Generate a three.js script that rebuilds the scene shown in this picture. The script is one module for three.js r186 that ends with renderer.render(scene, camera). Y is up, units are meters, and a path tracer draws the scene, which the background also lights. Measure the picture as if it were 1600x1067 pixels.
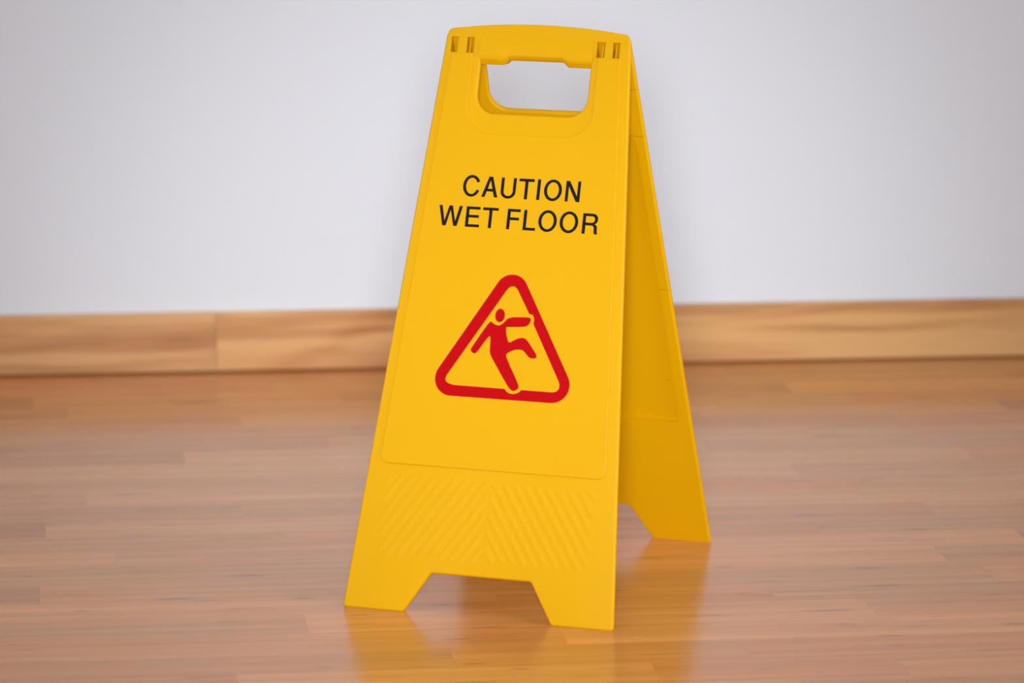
import * as THREE from 'three';
import { mergeGeometries, mergeVertices, toCreasedNormals } from 'three/addons/utils/BufferGeometryUtils.js';
import { RoundedBoxGeometry } from 'three/addons/geometries/RoundedBoxGeometry.js';
import { RectAreaLightUniformsLib } from 'three/addons/lights/RectAreaLightUniformsLib.js';
import { Brush, Evaluator, SUBTRACTION, INTERSECTION } from 'three-bvh-csg';

// ───────────────────────────── camera, light, exposure ─────────────────────────────
RectAreaLightUniformsLib.init();
const scene = new THREE.Scene();
const renderer = new THREE.WebGLRenderer({ antialias: true });
renderer.toneMapping = THREE.LinearToneMapping;
renderer.toneMappingExposure = 1.06;
renderer.shadowMap.enabled = true;

const camera = new THREE.PerspectiveCamera(2 * Math.atan(533.5 / 5319.2) * 180 / Math.PI, 1.5, 0.05, 60);
camera.position.set(-0.49245, 0.94274, 3.54175);
camera.rotation.set(-0.19008, -0.13093, 0.00662, 'YXZ');
camera.focus = 3.53;
camera.userData.fStop = 4.2;
scene.add(camera);

scene.background = new THREE.Color(0xdfe6f0);      // overcast sky outside the window
const WINDOW_GLOW = 1.95, LEFT_GLOW = 0.7;   // radiance of the two side windows
const FLOOD_GLOW = 31, FLOOD_AT = [-0.56, 1.10, 3.82], FLOOD_TO = [0.12, 0.03, -1.13], FLOOD_CONE = 10.6;   // round photo lamp on a stand behind the camera

// ───────────────────────────── helpers ─────────────────────────────
function mulberry(a) { return () => { a |= 0; a = a + 0x6D2B79F5 | 0; let t = Math.imul(a ^ a >>> 15, 1 | a); t = t + Math.imul(t ^ t >>> 7, 61 | t) ^ t; return ((t ^ t >>> 14) >>> 0) / 4294967296; }; }
const lin = (r, g, b) => new THREE.Color().setRGB(r, g, b);
function mesh(name, geo, mat, parent) {
  const m = new THREE.Mesh(geo, mat); m.name = name; m.castShadow = m.receiveShadow = true; (parent || scene).add(m); return m;
}
function struct(name, geo, mat, label) { const m = mesh(name, geo, mat); m.userData = { kind: 'structure', label, category: name.split('_')[0] }; return m; }
function box(x0, x1, y0, y1, z0, z1) { const g = new THREE.BoxGeometry(x1 - x0, y1 - y0, z1 - z0); g.translate((x0 + x1) / 2, (y0 + y1) / 2, (z0 + z1) / 2); return g; }
function uvMetres(g, ax, ay, ox = 0, oy = 0) {     // planar uv in metres along two axes
  const p = g.attributes.position, uv = new Float32Array(p.count * 2), get = [i => p.getX(i), i => p.getY(i), i => p.getZ(i)];
  for (let i = 0; i < p.count; i++) { uv[2 * i] = get[ax](i) + ox; uv[2 * i + 1] = get[ay](i) + oy; }
  g.setAttribute('uv', new THREE.BufferAttribute(uv, 2)); return g;
}
// periodic value noise
function makeNoise(seed) {
  const r = mulberry(seed), T = new Float32Array(65536); for (let i = 0; i < 65536; i++) T[i] = r();
  const h = (x, y) => T[((x * 73 + y * 4973) ^ (y * 131)) & 65535];
  return (x, y, px, py) => {                        // periods px, py in cells
    const xi = Math.floor(x), yi = Math.floor(y), fx = x - xi, fy = y - yi, sx = fx * fx * (3 - 2 * fx), sy = fy * fy * (3 - 2 * fy);
    const w = (a, n) => ((a % n) + n) % n, x0 = w(xi, px), x1 = w(xi + 1, px), y0 = w(yi, py), y1 = w(yi + 1, py);
    const a = h(x0, y0), b = h(x1, y0), c = h(x0, y1), d = h(x1, y1);
    return (a + (b - a) * sx) * (1 - sy) + (c + (d - c) * sx) * sy - 0.5;
  };
}
function dataTex(w, h, fn, srgb, rw, rh) {
  const d = new Uint8Array(w * h * 4), q = v => Math.max(0, Math.min(255, Math.round(v * 255)));
  for (let y = 0; y < h; y++) for (let x = 0; x < w; x++) { const c = fn(x / w, y / h), i = (y * w + x) * 4; d[i] = q(c[0]); d[i + 1] = q(c[1]); d[i + 2] = q(c[2]); d[i + 3] = 255; }
  const t = new THREE.DataTexture(d, w, h); t.wrapS = t.wrapT = THREE.RepeatWrapping; t.magFilter = THREE.LinearFilter; t.minFilter = THREE.LinearMipmapLinearFilter; t.generateMipmaps = true;
  if (srgb) t.colorSpace = THREE.SRGBColorSpace; t.repeat.set(1 / rw, 1 / rh); t.needsUpdate = true; return t;
}

// ───────────────────────────── materials ─────────────────────────────
const n1 = makeNoise(11), n2 = makeNoise(23), n3 = makeNoise(37);
// long-grained floor wood: 1.4 m along the grain, 0.28 m across
const flecks = (() => { const r = mulberry(5), a = []; for (let i = 0; i < 46; i++) a.push([r(), r(), 0.006 + r() * 0.014, 0.006 + r() * 0.010, 0.08 + r() * 0.12]); return a; })();
const floorMap = dataTex(2048, 512, (u, v) => {
  const warp = n1(u * 6, v * 10, 6, 10) * 0.9 + n2(u * 14, v * 16, 14, 16) * 0.35;
  const broad = n2(u * 4, v * 26 + warp, 4, 26) * 0.10;
  const mid = n3(u * 9, v * 90 + warp * 2.2, 9, 90) * 0.05;
  const fine = n1(u * 40, v * 300 + warp * 3, 40, 300) * 0.03;
  let k = 0.92 + broad + mid + fine;
  for (const [fu, fv, lu, lv, s] of flecks) {
    let du = Math.abs(u - fu); if (du > 0.5) du = 1 - du; let dv = Math.abs(v - fv); if (dv > 0.5) dv = 1 - dv;
    if (du < lu * 3 && dv < lv * 3) k -= s * Math.exp(-(du * du) / (lu * lu) - (dv * dv) / (lv * lv));
  }
  return [k, k - 0.012 + mid * 0.15, k - 0.03 + broad * 0.25];
}, true, 1.4, 0.28);
const floorRough = dataTex(512, 512, (u, v) => { const k = 0.5 + n2(u * 12, v * 30, 12, 30) * 0.16 + n3(u * 60, v * 200, 60, 200) * 0.12; return [k, k, k]; }, false, 0.9, 0.9);
const floorBump = dataTex(1024, 512, (u, v) => { const k = 0.5 + n1(u * 8, v * 14, 8, 14) * 0.6 + n3(u * 30, v * 120, 30, 120) * 0.05; return [k, k, k]; }, false, 1.4, 0.28);
const tones = [[1, 1, 1], [1.10, 1.13, 1.16], [0.90, 0.87, 0.86], [1.02, 0.93, 0.88], [0.94, 0.98, 1.02], [1.13, 1.16, 1.19], [0.83, 0.77, 0.76], [1.05, 1.05, 1.0]];
const floorMats = tones.map(t => new THREE.MeshPhysicalMaterial({
  color: lin(0.72 * t[0], 0.305 * t[1], 0.088 * t[2]), map: floorMap, roughness: 0.44, roughnessMap: floorRough, bumpMap: floorBump, bumpScale: 0.0002, ior: 1.54,
}));
const boardMap = dataTex(2048, 256, (u, v) => {
  const warp = n2(u * 5, v * 3, 5, 3) * 1.6 + n3(u * 11, v * 5, 11, 5) * 0.6;
  const fig = n1(u * 7, v * 7 + warp * 1.6, 7, 7) * 0.30;
  const fib = n3(u * 26, v * 60 + warp * 3, 26, 60) * 0.10;
  // a slanting darker figure in the wood, as on the piece left of the sign
  const x = u * 1.5 - 1.12, y = v * 0.12, c = -0.19 + (y - 0.008) * 2.05 + n3(u * 40, v * 14, 40, 14) * 0.03, wd = 0.030 + 0.018 * n1(u * 20, v * 9, 20, 9);
  const d = (x - c) / wd, fg = Math.exp(-d * d) * (0.75 + n2(u * 34, v * 12, 34, 12) * 0.9);
  const k = 0.92 + fig * 0.75 + fib - fg * 0.075;
  return [k + 0.02, k - 0.015 + fig * 0.35 - fg * 0.065, k - 0.05 + fig * 0.5 - fg * 0.10];
}, true, 1.5, 0.12);
const boardMats = [[1, 1, 1], [1.06, 1.09, 1.02], [0.95, 0.93, 0.95], [1.05, 1.10, 1.25]].map(t => new THREE.MeshPhysicalMaterial({ color: lin(0.70 * t[0], 0.395 * t[1], 0.170 * t[2]), map: boardMap, roughness: 0.42, ior: 1.48 }));
const wallBump = dataTex(1024, 1024, (u, v) => { const k = 0.5 + n1(u * 90, v * 90, 90, 90) * 0.35 + n2(u * 250, v * 250, 250, 250) * 0.5; return [k, k, k]; }, false, 1.2, 1.2);
const wallMat = new THREE.MeshStandardMaterial({ color: lin(0.775, 0.835, 0.89), roughness: 0.9, bumpMap: wallBump, bumpScale: 0.0005 });
const ceilMat = new THREE.MeshStandardMaterial({ color: lin(0.82, 0.82, 0.82), roughness: 0.95 });
const subMat = new THREE.MeshStandardMaterial({ color: lin(0.10, 0.06, 0.04), roughness: 0.9 });
const standMat = new THREE.MeshStandardMaterial({ color: lin(0.03, 0.03, 0.03), roughness: 0.5 });
const frameMat = new THREE.MeshStandardMaterial({ color: lin(0.78, 0.78, 0.78), roughness: 0.4 });
const plasticBump = dataTex(512, 512, (u, v) => { const k = 0.5 + n3(u * 200, v * 200, 200, 200) * 0.8; return [k, k, k]; }, false, 0.1, 0.1);
const yellow = new THREE.MeshPhysicalMaterial({ color: lin(0.745, 0.405, 0.0004), roughness: 0.40, ior: 1.46, specularIntensity: 0.35, bumpMap: plasticBump, bumpScale: 0.00003 });
const black = new THREE.MeshPhysicalMaterial({ color: lin(0.010, 0.008, 0.007), roughness: 0.6, specularIntensity: 0.2 });
const red = new THREE.MeshPhysicalMaterial({ color: lin(0.49, 0.0006, 0.003), roughness: 0.6, specularIntensity: 0.15 });
const DAY = lin(0.92, 0.97, 1.06);
const daylight = new THREE.MeshStandardMaterial({ color: 0x000000, emissive: DAY, emissiveIntensity: WINDOW_GLOW, roughness: 1 });
const ledFace = new THREE.MeshStandardMaterial({ color: 0x000000, emissive: lin(1.0, 0.985, 0.96), emissiveIntensity: 4, roughness: 1 });

// ───────────────────────────── room shell ─────────────────────────────
const X0 = -2.3, X1 = 2.2, ZB = -1.1426, ZF = 4.4, CEIL = 2.6, D = 1.1266;
struct('wall_back', box(X0 - 0.15, X1 + 0.15, -0.1, CEIL + 0.12, ZB - 0.15, ZB), wallMat, 'plain white painted wall behind the yellow sign');
struct('ceiling', box(X0, X1, CEIL, CEIL + 0.12, ZB, ZF + 0.15), ceilMat, 'flat white ceiling above the room');
struct('wall_front', box(X0 - 0.15, X1 + 0.15, -0.1, CEIL + 0.12, ZF, ZF + 0.15), wallMat, 'plain white wall behind the camera');
// both side walls have a wide window opening
function sideWall(n, x, sg, z0, z1, y0, y1, glow, side) {
  const xa = x + sg * 0.15, bx = (a, b, ...r) => box(Math.min(a, b), Math.max(a, b), ...r), f = 0.06;
  struct('wall_' + side, mergeGeometries([bx(x, xa, -0.1, CEIL + 0.12, ZB, z0), bx(x, xa, -0.1, CEIL + 0.12, z1, ZF), bx(x, xa, -0.1, y0, z0, z1), bx(x, xa, y1, CEIL + 0.12, z0, z1)]), wallMat, `white side wall with a window ${side} of the view`);
  const a = x + sg * 0.03, b = x + sg * 0.09, parts = [bx(a, b, y0, y0 + f, z0, z1), bx(a, b, y1 - f, y1, z0, z1)];
  for (const z of [z0, (z0 + z1 - f) / 2, z1 - f]) parts.push(bx(a, b, y0 + f, y1 - f, z, z + f));
  const w = struct('window_' + n, mergeGeometries(parts), frameMat, `wide white framed window in the ${side} side wall`);
  const pm = daylight.clone(); pm.emissiveIntensity = glow;
  mesh('pane', bx(x + sg * 0.10, x + sg * 0.11, y0 + f, y1 - f, z0 + f, z1 - f), pm, w);
  const l = new THREE.RectAreaLight(DAY, glow, z1 - z0 - 2 * f, y1 - y0 - 2 * f);
  l.position.set(x + sg * 0.01, (y0 + y1) / 2, (z0 + z1) / 2); l.rotation.y = sg * Math.PI / 2; l.name = 'window_light'; scene.add(l);
}
sideWall(1, X1, 1, 0.5, 2.9, 0.25, 2.25, WINDOW_GLOW, 'right');
sideWall(2, X0, -1, -0.6, 1.5, 0.25, 2.25, LEFT_GLOW, 'left');
{
  // round photo lamp on a tripod stand just behind the camera, aimed at the sign
  const g = new THREE.Group(); g.name = 'photo_lamp'; g.position.set(FLOOD_AT[0], 0, FLOOD_AT[2]); g.userData = { label: 'round photo lamp on a tripod stand behind the camera', category: 'lamp' }; scene.add(g);
  const head = new THREE.Group(); head.name = 'lamp_head'; g.add(head); head.position.y = FLOOD_AT[1]; head.lookAt(...FLOOD_TO); head.scale.setScalar(1.15);
  const shell = new THREE.LatheGeometry([[0.02, -0.16], [0.07, -0.15], [0.21, -0.02], [0.22, 0], [0.215, 0], [0.205, -0.018], [0.02, -0.02]].map(p => new THREE.Vector2(...p)), 40); shell.rotateX(Math.PI / 2);
  mesh('reflector', shell, frameMat, head);
  const face = new THREE.CylinderGeometry(0.203, 0.203, 0.004, 40); face.rotateX(Math.PI / 2); face.translate(0, 0, -0.010); mesh('diffuser', face, ledFace, head);
  mesh('pole', (() => { const c = new THREE.CylinderGeometry(0.012, 0.014, FLOOD_AT[1] - 0.05, 14); c.translate(0, (FLOOD_AT[1] - 0.05) / 2 + 0.02, 0.06); return c; })(), standMat, g);
  for (let i = 0; i < 3; i++) { const a = i * 2 * Math.PI / 3 + 0.5, c = new THREE.CylinderGeometry(0.008, 0.008, 0.52, 10); c.rotateZ(0.95); c.translate(-0.21, 0.16, 0); c.rotateY(a); c.translate(0, 0, 0.06); mesh('leg', c, standMat, g); }
  const l = new THREE.SpotLight(lin(0.98, 0.99, 1.02), FLOOD_GLOW, 0, FLOOD_CONE * Math.PI / 180, 1, 2);
  l.position.set(...FLOOD_AT); l.target.position.set(...FLOOD_TO); l.castShadow = true; l.shadow.radius = 12; l.shadow.mapSize.set(2048, 2048); l.name = 'photo_lamp_light';
  const dir = new THREE.Vector3(...FLOOD_TO).sub(l.position).normalize(); l.position.addScaledVector(dir, 0.22); scene.add(l, l.target);
}

// floor: base slab + strips of wood, each its own piece where the photograph shows it
const floor = struct('floor', box(X0 - 0.15, X1 + 0.15, -0.12, -0.012, ZB - 0.15, ZF + 0.15), subMat, 'satin varnished wooden strip floor in front of the white wall');
{
  const rnd = mulberry(77), P = 0.0703, Z0 = 0.143, GAP = 0.00005;
  // seen strip ends per row, with the tone of each piece from left to right
  const rows = {
    4: { e: [-0.42, 0.2], t: [2, 1, 4] },
    3: { e: [-0.34, 0.067, 0.312], t: [3, 5, 3, 7] },
    2: { e: [-0.62, -0.125, 0.17], t: [2, 4, 0, 3] },
    1: { e: [-0.72, -0.005, 0.62], t: [1, 0, 5, 2] },
    0: { e: [-0.26, 0.33], t: [4, 5, 0] },
    '-1': { e: [-0.74, -0.053, 0.24], t: [0, 1, 7, 4] },
    '-2': { e: [-0.531, -0.02, 0.4925], t: [6, 0, 4, 7] },
    '-3': { e: [-0.66, -0.1, 0.46], t: [0, 4, 5, 4] },
    '-4': { e: [-0.449, 0.05, 0.572], t: [5, 0, 5, 2] },
    '-5': { e: [-0.75, -0.26, 0.352], t: [2, 0, 3, 4] },
    '-6': { e: [-0.526, 0.02, 0.501], t: [6, 1, 3, 7] },
    '-7': { e: [-0.3, 0.22, 0.68], t: [4, 0, 5, 4] },
    '-8': { e: [-0.48, 0.02, 0.453], t: [0, 1, 3, 7] },
    '-9': { e: [-0.68, -0.1, 0.385], t: [2, 0, 5, 0] },
    '-10': { e: [-0.45, 0.12, 0.62], t: [1, 5, 1, 3] },
    '-11': { e: [-0.357, 0.3], t: [2, 5, 4] },
    '-12': { e: [-0.172, 0.45], t: [2, 7, 0] },
    '-13': { e: [-0.64, 0.06, 0.58], t: [5, 4, 2, 3] },
    '-14': { e: [-0.276, 0.36, 0.743], t: [3, 5, 7, 6] },
    '-15': { e: [-0.5, 0.1, 0.556], t: [2, 7, 0, 3] },
    '-16': { e: [-0.545, -0.135, 0.482], t: [6, 7, 2, 5] },
    '-17': { e: [-0.219, 0.1, 0.805], t: [3, 7, 4, 2] },
    '-18': { e: [-0.143, 0.42], t: [3, 7, 4] },
  };
  const far = tones.map(() => []);
  const rLast = Math.ceil((ZF + 0.1 - Z0) / P);
  for (let r = -19; r <= rLast; r++) {
    const z0 = Z0 + P * r, z1 = z0 + P, seen = rows[r];
    let ends = [], t = [];
    if (seen) { ends = seen.e.slice(); t = seen.t.slice(); }
    else { ends = [-0.6 + rnd() * 0.5]; t = [Math.floor(rnd() * 8), Math.floor(rnd() * 8)]; }
    while (ends[0] > X0 + 0.5) { ends.unshift(ends[0] - 0.38 - rnd() * 0.35); t.unshift(Math.floor(rnd() * 8)); }
    while (ends[ends.length - 1] < X1 - 0.5) { ends.push(ends[ends.length - 1] + 0.38 + rnd() * 0.35); t.push(Math.floor(rnd() * 8)); }
    const xs = [X0 - 0.1, ...ends, X1 + 0.1];
    for (let i = 0; i + 1 < xs.length; i++) {
      const g = uvMetres(box(xs[i] + GAP, xs[i + 1] - GAP, -0.012, 0, Math.max(z0 + GAP, ZB - 0.05), z1 - GAP), 0, 2, rnd() * 1.4, rnd() * 0.28);
      const inView = r >= -18 && r <= 5 && xs[i + 1] > -0.72 && xs[i] < 0.98;
      if (inView) mesh('plank', g, floorMats[t[i]], floor); else far[t[i]].push(g);
    }
  }
  far.forEach((list, i) => { if (!list.length) return; const m = mesh('outer_planks', mergeGeometries(list), floorMats[i], floor); m.userData.kind = 'stuff'; });
}
// baseboard: wooden pieces butted end to end, a hair above the floor
{
  const cuts = [X0, -1.35, -0.293, 1.02, X1], g = new THREE.Group(); g.name = 'baseboard_back'; scene.add(g);
  g.userData = { kind: 'structure', label: 'light honey wood baseboard along the white wall', category: 'baseboard' };
  const prof = new THREE.Shape();                  // across: x = depth from the wall, y = height
  prof.moveTo(0, 0.0028); prof.lineTo(0.0155, 0.0028); prof.lineTo(0.016, 0.0034); prof.lineTo(0.016, 0.0815); prof.quadraticCurveTo(0.016, 0.0845, 0.013, 0.0845); prof.lineTo(0, 0.0845);
  const offs = [0.2, 0.75, 1.12, 0.31], offv = [0.02, 0.037, 0, 0.011];
  for (let i = 0; i + 1 < cuts.length; i++) {
    const e = new THREE.ExtrudeGeometry(prof, { depth: cuts[i + 1] - cuts[i] - 0.0006, bevelEnabled: false, curveSegments: 4 });
    e.rotateY(Math.PI / 2); e.scale(1, 1, -1);      // depth -> +x, profile x -> +z
    const idx = e.attributes.position, nn = e.attributes.normal;
    for (let k = 0; k < idx.count; k += 3) {        // mirrored: swap winding
      for (const at of [idx, nn]) { const a = [at.getX(k + 1), at.getY(k + 1), at.getZ(k + 1)]; at.setXYZ(k + 1, at.getX(k + 2), at.getY(k + 2), at.getZ(k + 2)); at.setXYZ(k + 2, ...a); }
    }
    e.translate(cuts[i] + 0.0003, 0, ZB);
    mesh('board', uvMetres(e, 0, 1, offs[i], offv[i]), boardMats[[2, 0, 1, 3][i]], g);
  }
}

// ───────────────────────────── wet floor sign ─────────────────────────────
const L = 0.62, S = 0.19844, A = Math.asin(S / L), WB = 0.14644, WT = 0.10022, T = 0.0074;
const sign = new THREE.Group(); sign.name = 'wet_floor_sign'; sign.rotation.y = -0.4445; scene.add(sign);
sign.userData = { label: 'yellow plastic folding caution wet floor sign standing on the wooden floor', category: 'sign' };

const mm = 0.001;
function roundedPoly(pts, rad) {                    // pts [x, y, r] -> Shape / Path points
  const out = [], n = pts.length;
  for (let i = 0; i < n; i++) {
    const p = new THREE.Vector2(...pts[i]), a = new THREE.Vector2(...pts[(i + n - 1) % n]), b = new THREE.Vector2(...pts[(i + 1) % n]);
    const r = pts[i][2] ?? rad; if (!r) { out.push(p); continue; }
    const da = a.clone().sub(p), db = b.clone().sub(p), la = da.length(), lb = db.length(); da.normalize(); db.normalize();
    const ang = Math.acos(Math.max(-1, Math.min(1, da.dot(db)))), d = Math.min(r / Math.tan(ang / 2), la * 0.49, lb * 0.49), rr = d * Math.tan(ang / 2);
    const bis = da.clone().add(db).normalize(), c = p.clone().addScaledVector(bis, rr / Math.sin(ang / 2));
    const s = p.clone().addScaledVector(da, d), e = p.clone().addScaledVector(db, d);
    let t0 = Math.atan2(s.y - c.y, s.x - c.x), t1 = Math.atan2(e.y - c.y, e.x - c.x), dt = t1 - t0;
    while (dt > Math.PI) dt -= 2 * Math.PI; while (dt < -Math.PI) dt += 2 * Math.PI;
    const k = Math.max(3, Math.ceil(Math.abs(dt) / 0.16));
    for (let j = 0; j <= k; j++) out.push(new THREE.Vector2(c.x + rr * Math.cos(t0 + dt * j / k), c.y + rr * Math.sin(t0 + dt * j / k)));
  }
  return out;
}
const toShape = (pts, holes = []) => { const s = new THREE.Shape(pts); for (const h of holes) s.holes.push(new THREE.Path(h)); return s; };
const extr = (shape, depth, bevel, seg = 2) => new THREE.ExtrudeGeometry(shape, bevel ? { depth: depth - bevel * 2, bevelEnabled: true, bevelSize: bevel, bevelOffset: -bevel, bevelThickness: bevel, bevelSegments: seg, steps: 1, curveSegments: 8 } : { depth, bevelEnabled: false, curveSegments: 10 });
const half = v => 0.0006 + WB + (WT - WB) * v / L;
const plateHalf = v => 0.0931 + (0.594 - v) * 0.0688;

// outline of one leaf, in leaf coordinates: u across, v up the leaf from the floor, w outward
const outline = roundedPoly([
  [-half(0), 0, 0.0045], [-0.0805, 0, 0.005], [-0.0541, 0.0428, 0.004], [0.0541, 0.0428, 0.004], [0.0805, 0, 0.005], [half(0), 0, 0.0045],
  [half(0.6192), 0.6192, 0.008], [-half(0.6192), 0.6192, 0.008]]);
const holePts = roundedPoly([[-0.0607, 0.5945, 0.002], [-0.0607, 0.5298, 0.021], [0.0607, 0.5298, 0.021], [0.0607, 0.5945, 0.002]]);
const platePts = roundedPoly([
  [-plateHalf(0.1535), 0.1535, 0.009], [plateHalf(0.1535), 0.1535, 0.009], [plateHalf(0.5935), 0.5935, 0.001], [0.0680, 0.5935, 0.001],
  [0.0692, 0.5077, 0.028], [-0.0692, 0.5077, 0.028], [-0.0690, 0.5935, 0.001], [-plateHalf(0.5935), 0.5935, 0.001]]);
// the hollow on the inner side follows the raised plate on the outer side
const hollowPts = roundedPoly([[-plateHalf(0.157) + 0.001, 0.157, 0.006], [plateHalf(0.157) - 0.001, 0.157, 0.006], [plateHalf(0.505) - 0.001, 0.505, 0.01], [-plateHalf(0.505) + 0.001, 0.505, 0.01]]);
const slots = [[-0.0952, -0.0865], [-0.0776, -0.0694], [0.0656, 0.0745], [0.0831, 0.0908]];

const ev = new Evaluator(); ev.attributes = ['position', 'normal']; ev.useGroups = false;
const brush = g => { const b = new Brush(g.index ? g.toNonIndexed() : g); b.geometry.deleteAttribute('uv'); b.updateMatrixWorld(); return b; };
const BN = 0.0030;                                  // rounding of the leaf's rim
function leafGeometry(rear) {
  // slab from w = 0 (outer face) inward to w = -T
  const slab = extr(toShape(outline, [holePts]), T, BN, 6); slab.translate(0, 0, -T + BN);
  let b = brush(slab);
  const hollow = extr(toShape(hollowPts), 0.006, 0); hollow.translate(0, 0, -T - 0.006 + 0.004);
  b = ev.evaluate(b, brush(hollow), SUBTRACTION);
  // shallow step down around the handle opening is left by the plate; now the hinge slots
  for (const [a, c] of slots) { const s = new THREE.BoxGeometry(c - a, 0.0174, rear ? 0.014 : 0.02); s.translate((rear ? -1 : 1) * (a + c) / 2, 0.6025, rear ? -0.0022 - 0.007 : -0.005); b = ev.evaluate(b, brush(s), SUBTRACTION); }
  // fine moulding seams across the inner rim
  for (const sgn of [-1, 1]) for (const [u0, u1, v] of [[0.0915, 0.1100, 0.560], [0.0900, 0.1100, 0.506], [0.1110, 0.1300, 0.323]]) { const c = new THREE.BoxGeometry(u1 - u0, 0.0014, 0.003); c.translate(sgn * (u0 + u1) / 2, v, -T); b = ev.evaluate(b, brush(c), SUBTRACTION); }
  // cut along the mitre where the two leaves meet (z >= 0 in sign coordinates)
  const cut = new THREE.BoxGeometry(0.6, 1.2, 0.4); cut.translate(0, 0, 0.2); cut.applyMatrix4(leafMatrix().invert()); b = ev.evaluate(b, brush(cut), INTERSECTION);
  // level the feet on the floor
  const lev = new THREE.BoxGeometry(0.6, 0.9, 0.9); lev.translate(0, 0.45, 0.2); lev.applyMatrix4(leafMatrix().invert()); b = ev.evaluate(b, brush(lev), INTERSECTION);
  let g = b.geometry; g.clearGroups(); g.deleteAttribute('normal');
  g = toCreasedNormals(mergeVertices(g, 1e-6), 0.17);
  return uvMetres(g, 0, 1);
}
function leafMatrix() { return new THREE.Matrix4().makeRotationX(-A).setPosition(0, 0, S); }
const leafGeo = leafGeometry(false), rearGeo = leafGeometry(true);
const PL = 0.0015;                                  // how far the raised plate stands proud
const plateGeo = (() => { let g = extr(toShape(platePts), 0.0042, 0.0009, 3); g.translate(0, 0, PL - 0.0042 + 0.0009); g = toCreasedNormals(g, 0.17); return uvMetres(g, 0, 1); })();
// chevron ribs pressed into the lower part
const ribGeos = (() => {
  const out = [], pitch = 0.0116, k = 0.655, v0 = 0.058, v1 = 0.1405, wd = 0.0030, ht = 0.00027;
  for (const sgn of [-1, 1]) for (let i = -4; i < 12; i++) {
    const u1 = (i + 0.35) * pitch;                   // at v1; goes outward as v falls
    let va = v1, ua = u1; if (ua < 0.0015) { ua = 0.0015; va = v1 - (ua - u1) / k; }
    let vb = v0, ub = u1 + (v1 - v0) * k; const lim = 0.114; if (ub > lim) { ub = lim; vb = v1 - (lim - u1) / k; }
    if (va - vb < 0.008 || ua > lim) continue;
    const len = Math.hypot(ub - ua, va - vb), g = new THREE.CylinderGeometry(wd, wd, len, 10, 1, false, -Math.PI / 2, Math.PI);
    g.scale(1, 1, ht / wd); g.rotateZ(Math.atan2(ub - ua, va - vb)); g.translate((ua + ub) / 2, (va + vb) / 2, 0);
    if (sgn < 0) { g.scale(-1, 1, 1); const ix = g.index.array; for (let q = 0; q < ix.length; q += 3) { const t = ix[q]; ix[q] = ix[q + 1]; ix[q + 1] = t; } }
    out.push(g);
  }
  return out;
})();
function tab(u, w) { const g = new THREE.CylinderGeometry(w, w, 0.0172, 12); g.translate(u, 0.6025, -0.0040); return g; }
function makeLeaf(name) {
  const rear = name === 'rear_panel', leaf = mesh(name, rear ? rearGeo : leafGeo, yellow, sign);
  mesh('label_plate', plateGeo, yellow, leaf);
  for (const g of ribGeos) mesh('rib', g, yellow, leaf);
  if (!rear) { mesh('hinge_pin', tab(-0.0885, 0.0013), yellow, leaf); mesh('hinge_pin', tab(-0.0750, 0.0013), yellow, leaf);
  mesh('hinge_pin', tab(0.0714, 0.0013), yellow, leaf); mesh('hinge_pin', tab(0.0862, 0.0013), yellow, leaf); }
  // small moulding bumps in the inner hollow
  for (const sgn of [-1, 1]) {
    const s = new THREE.SphereGeometry(0.0016, 10, 8); s.translate(sgn * 0.1125, 0.210, -T + 0.004); mesh('moulding_bump', s, yellow, leaf);
  }
  return leaf;
}
const front = makeLeaf('front_panel'); front.rotation.x = -A; front.position.set(0, 0, S);
const back = makeLeaf('rear_panel'); back.rotation.set(-A, Math.PI, 0, 'YXZ'); back.position.set(0, 0, -S);

// carrying handle and arched top that bridge both leaves: lofted cross-sections along u
function loft(us, section) {
  const rings = us.map(u => section(u)), n = rings[0].length, pos = [], idx = [];
  rings.forEach((r, i) => r.forEach(([y, z]) => pos.push(us[i], y, z)));
  for (let i = 0; i + 1 < rings.length; i++) for (let j = 0; j < n; j++) { const a = i * n + j, b = i * n + (j + 1) % n, c = a + n, d = b + n; idx.push(a, c, b, b, c, d); }
  for (const [i, flip] of [[0, false], [rings.length - 1, true]]) {
    const c = pos.length / 3; let y = 0, z = 0; rings[i].forEach(p => { y += p[0] / n; z += p[1] / n; }); pos.push(us[i], y, z);
    for (let j = 0; j < n; j++) { const a = i * n + j, b = i * n + (j + 1) % n; flip ? idx.push(c, b, a) : idx.push(c, a, b); }
  }
  const g = new THREE.BufferGeometry(); g.setAttribute('position', new THREE.Float32BufferAttribute(pos, 3)); g.setIndex(idx);
  return uvMetres(toCreasedNormals(g, 0.7), 0, 1);
}
const leafPoint = (v, w) => [v * Math.cos(A) + w * Math.sin(A), S - v * Math.sin(A) + w * Math.cos(A)];   // (y, z) on the front leaf
const range = (a, b, n) => Array.from({ length: n + 1 }, (_, i) => a + (b - a) * i / n);
const sm = (a, b, x) => { const t = Math.max(0, Math.min(1, (x - a) / (b - a))); return t * t * (3 - 2 * t); };
function mirrorRing(frontSide) { const back = frontSide.map(([y, z]) => [y, -z]).reverse(); return [...frontSide, ...back]; }
const cornerU = half(0.6192) - 0.008;
const capTop = u => { const a = Math.abs(u), arch = 0.6196 + 0.0067 * (1 - Math.pow(Math.min(a, cornerU) / cornerU, 2)); return a <= cornerU ? arch : arch - 0.008 + Math.sqrt(Math.max(0, 0.008 * 0.008 - (a - cornerU) ** 2)); };
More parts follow.
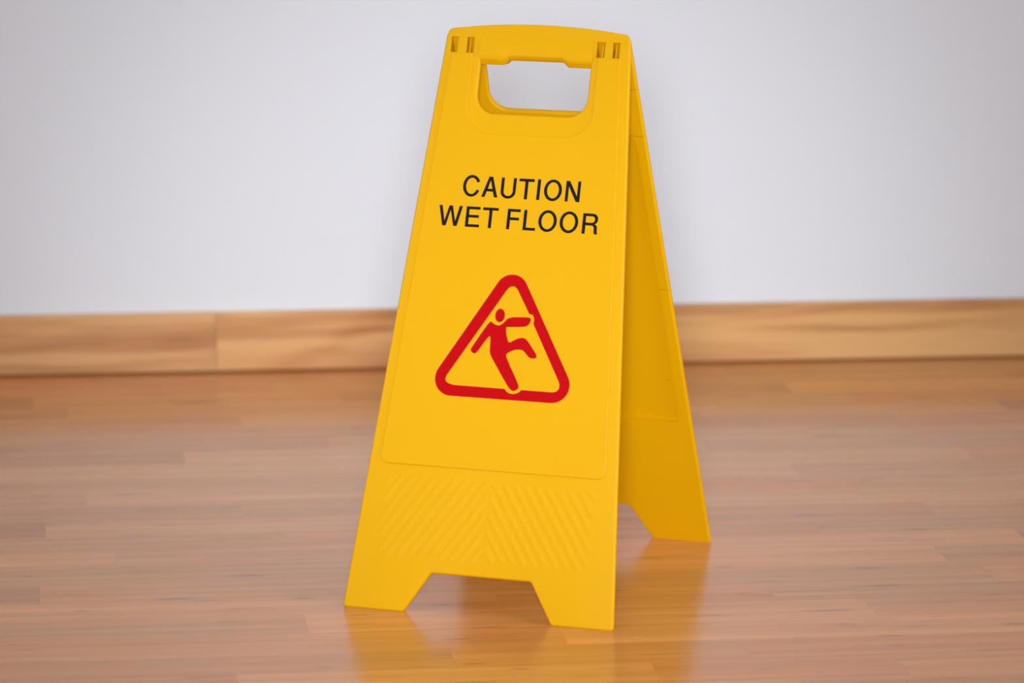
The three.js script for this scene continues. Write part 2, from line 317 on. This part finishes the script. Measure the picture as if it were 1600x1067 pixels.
const capGeo = loft([...range(-0.0993, -cornerU, 10).slice(0, -1), ...range(-cornerU, cornerU, 36), ...range(cornerU, 0.0993, 10).slice(1)], u => {
  const drop = Math.max(0, 0.6196 - capTop(u)), yT = capTop(u) * Math.cos(A) + 0.0002, f = [leafPoint(0.6110 - drop, -0.003), leafPoint(0.6105 - drop, 0.0002)];
  const [y0, z0] = f[1], z1 = Math.max(0.0022, z0 * 0.55);
  for (const t of range(0, 1, 9).slice(1, -1)) f.push([y0 * (1 - t) ** 2 + 2 * t * (1 - t) * (yT - 0.0001) + yT * t * t, z0 * (1 - t) ** 2 + 2 * t * (1 - t) * z1 + 0.0003 * t * t]);
  f.push([yT, 0.0003]);
  return mirrorRing(f);
});
const gripBottom = u => 0.5830 + 0.0052 * (1 - sm(0.0285, 0.0365, Math.abs(u)));
const gripGeo = loft([...range(-0.0622, -0.038, 4), ...range(-0.0365, -0.0285, 6), ...range(-0.027, 0.027, 12), ...range(0.0285, 0.0365, 6), ...range(0.038, 0.0622, 4)], u => {
  const vb = gripBottom(u), f = [];
  const vt = 0.6120, prof = [[0, 0.0003], [0.15, 0.0009], [0.32, 0.0016], [0.50, 0.0020], [0.66, 0.0017], [0.79, 0.0007], [0.89, -0.0010], [0.96, -0.0030], [1.0, -0.0058]];
  for (const [t, w] of prof) f.push(leafPoint(vt + (vb - vt) * t, w));
  return mirrorRing(f);
});
const handle = mesh('handle', capGeo, yellow, sign);
mesh('grip', gripGeo, yellow, handle);

// ── print on the front plate ──
const printHolder = front, SH_U = 0.00039, SH_V = -0.00018, INK = 0.00012;
function printShape(name, shape, mat, label) {
  const g = extr(shape, INK, 0); g.translate(SH_U, SH_V, PL); const m = mesh(name, g, mat, printHolder); if (label) m.userData.label = label; return m;
}
const P2 = pts => pts.map(([x, y]) => new THREE.Vector2(x * mm, y * mm));
const ell = (cx, cy, rx, ry, a0 = 0, a1 = Math.PI * 2, n = 44) => range(a0, a1, n).map(t => [cx + rx * Math.cos(t), cy + ry * Math.sin(t)]);
const rectP = (x0, x1, y0, y1) => [[x0, y0], [x1, y0], [x1, y1], [x0, y1]];
const glyph = (ch, pts, holes = []) => printShape('letter', toShape(P2(pts), holes.map(P2)), black, 'black printed letter ' + ch);
const ringO = (cx, cy, rx, ry) => glyph('O', ell(cx, cy, rx, ry).slice(0, -1), [ell(cx, cy, rx - 3.4, ry - 2.9).slice(0, -1)]);
// CAUTION
glyph('C', [...ell(-55.0, 451.2, 9.6, 11.6, 0.44, 2 * Math.PI - 0.42, 40), ...ell(-55.0, 451.2, 6.3, 8.7, 0.44, 2 * Math.PI - 0.42, 40).reverse()]);
glyph('A', [[-43.5, 440.2], [-36.6, 462], [-32.5, 462], [-25.7, 440.2], [-29.4, 440.2], [-31.2, 446.2], [-37.9, 446.2], [-39.8, 440.2]], [[[-37.0, 449.1], [-32.1, 449.1], [-34.55, 458.2]]]);
glyph('U', [[-22.8, 461.8], [-22.8, 447.5], ...ell(-14.55, 447.3, 8.25, 7.7, Math.PI, 2 * Math.PI, 24), [-6.3, 461.8], [-9.6, 461.8], ...ell(-14.55, 447.3, 4.95, 4.8, 2 * Math.PI, Math.PI, 24), [-19.5, 461.8]]);
glyph('T', [[-3.3, 461.7], [-3.3, 458.7], [3.4, 458.7], [3.4, 439.9], [6.8, 439.9], [6.8, 458.7], [13.3, 458.7], [13.3, 461.7]]);
glyph('I', rectP(16.9, 20.3, 440, 461.8));
ringO(34.25, 451, 9.75, 11.45);
glyph('N', [[48, 440], [48, 461.8], [51.9, 461.8], [60.8, 446], [60.8, 461.8], [64, 461.8], [64, 440], [60.1, 440], [51.2, 456], [51.2, 440]]);
// WET FLOOR
glyph('W', [[-88.3, 429.2], [-84.9, 429.2], [-81.1, 412.8], [-77.2, 429.2], [-73.4, 429.2], [-69.3, 412.8], [-65.7, 429.2], [-62.3, 429.2], [-67.1, 407.6], [-70.9, 407.6], [-75.3, 424.6], [-79.3, 407.6], [-83.1, 407.6]]);
glyph('E', [[-58, 407.5], [-58, 429.2], [-42.7, 429.2], [-42.7, 426.3], [-54.6, 426.3], [-54.6, 420.4], [-43.6, 420.4], [-43.6, 417.5], [-54.6, 417.5], [-54.6, 410.4], [-42.4, 410.4], [-42.4, 407.5]]);
glyph('T', [[-39.8, 429.1], [-39.8, 426.2], [-32.6, 426.2], [-32.6, 407.4], [-29.2, 407.4], [-29.2, 426.2], [-22.7, 426.2], [-22.7, 429.1]]);
glyph('F', [[-12.5, 407.4], [-12.5, 429], [1.6, 429], [1.6, 426.1], [-9.1, 426.1], [-9.1, 420.1], [0.6, 420.1], [0.6, 417.2], [-9.1, 417.2], [-9.1, 407.4]]);
glyph('L', [[5.5, 407.3], [5.5, 428.8], [8.9, 428.8], [8.9, 410.2], [19.2, 410.2], [19.2, 407.3]]);
ringO(31.9, 418.3, 10.05, 11.5);
ringO(55.15, 418.3, 10.05, 11.5);
{
  const s = new THREE.Shape(), q = x => x * mm;
  s.moveTo(q(69.8), q(407.2)); s.lineTo(q(69.8), q(428.8)); s.lineTo(q(79.6), q(428.8));
  s.bezierCurveTo(q(84.2), q(428.8), q(86.3), q(426.4), q(86.3), q(422.9)); s.bezierCurveTo(q(86.3), q(420.2), q(85.2), q(418.6), q(83.0), q(417.7));
  s.bezierCurveTo(q(85.2), q(417), q(86.0), q(415.4), q(86.0), q(413.1)); s.bezierCurveTo(q(86.0), q(410.2), q(86.1), q(408.4), q(87.1), q(407.2)); s.lineTo(q(83.4), q(407.2));
  s.bezierCurveTo(q(82.7), q(408.6), q(82.7), q(410.5), q(82.6), q(412.6)); s.bezierCurveTo(q(82.5), q(415.2), q(81.5), q(416.2), q(78.9), q(416.2));
  s.lineTo(q(73.2), q(416.2)); s.lineTo(q(73.2), q(407.2));
  const h = new THREE.Path(); h.moveTo(q(73.2), q(419.1)); h.lineTo(q(73.2), q(425.9)); h.lineTo(q(79.2), q(425.9)); h.bezierCurveTo(q(82), q(425.9), q(82.9), q(424.7), q(82.9), q(422.6)); h.bezierCurveTo(q(82.9), q(420.4), q(82), q(419.1), q(79.2), q(419.1));
  s.holes.push(h); printShape('letter', s, black, 'black printed letter R');
}
// warning triangle and slipping figure
{
  const cx = 0.9, outer = roundedPoly([[(-87.1 + cx) * mm, 0.2286, 0.0185], [(87.1 + cx) * mm, 0.2286, 0.0185], [cx * mm, 0.3775, 0.0180]]);
  const inner = P2([[-57.5, 241.6], [-51.7, 240.1], [4.6, 239.8], [6.4, 237.6], [9.6, 235.6], [14, 235.0], [18.2, 236.0], [21.0, 237.8], [22.6, 239.8], [56.5, 239.7], [60.8, 240.9], [63.2, 244.0], [63.3, 248.4], [62.0, 251.6],
    [28.4, 309.4], [28.7, 312.6], [28.4, 316.0], [26.6, 319.0], [23.2, 319.6], [22.4, 320.2], [7.4, 344.6], [4.4, 347.2], [1.0, 347.6], [-2.2, 346.0], [-4.4, 343.2], [-59.9, 250.2], [-61.2, 246.4], [-60.4, 243.6]]);
  printShape('warning_triangle', toShape(outer, [inner]), red, 'red printed warning triangle border');
  const smooth = (pts, n) => { for (let k = 0; k < n; k++) { const o = []; pts.forEach((p, i) => { const q = pts[(i + 1) % pts.length]; o.push([p[0] * 0.8 + q[0] * 0.2, p[1] * 0.8 + q[1] * 0.2], [p[0] * 0.2 + q[0] * 0.8, p[1] * 0.2 + q[1] * 0.8]); }); pts = o; } return pts; };
  const body = [[-18.9, 310.4], [-35.8, 281.2], [-37.1, 277.6], [-33.6, 274.4], [-29.9, 275.6], [-21.4, 289.6], [-17.0, 295.2], [-16.2, 286.6], [-15.9, 276.7], [-12.4, 270.6], [8.5, 241.4], [14.0, 237.6], [19.3, 240.8], [19.6, 244.6], [2.5, 272.9], [2.6, 277.0], [10.9, 281.4], [18.6, 281.9], [22.6, 279.3], [26.4, 274.8], [31.3, 273.1], [35.5, 274.4], [35.4, 277.4], [25.6, 289.6], [21.5, 293.6], [17.3, 294.4], [11.2, 292.4], [3.6, 287.4], [0.2, 296.7], [-1.2, 304.4], [1.9, 304.7], [19.9, 305.9], [23.7, 308.7], [25.6, 313.6], [23.5, 316.3], [0.8, 314.9], [-4.0, 308.4], [-9.1, 305.0], [-14.9, 307.0]];
  printShape('figure_body', toShape(P2(smooth(body, 2))), red, 'red printed slipping figure without its head');
  printShape('figure_head', toShape(P2(ell(-8.8, 316.2, 5.2, 7.1, 0, 2 * Math.PI, 32).slice(0, -1))), red, 'red printed head of the slipping figure');
}

renderer.render(scene, camera);
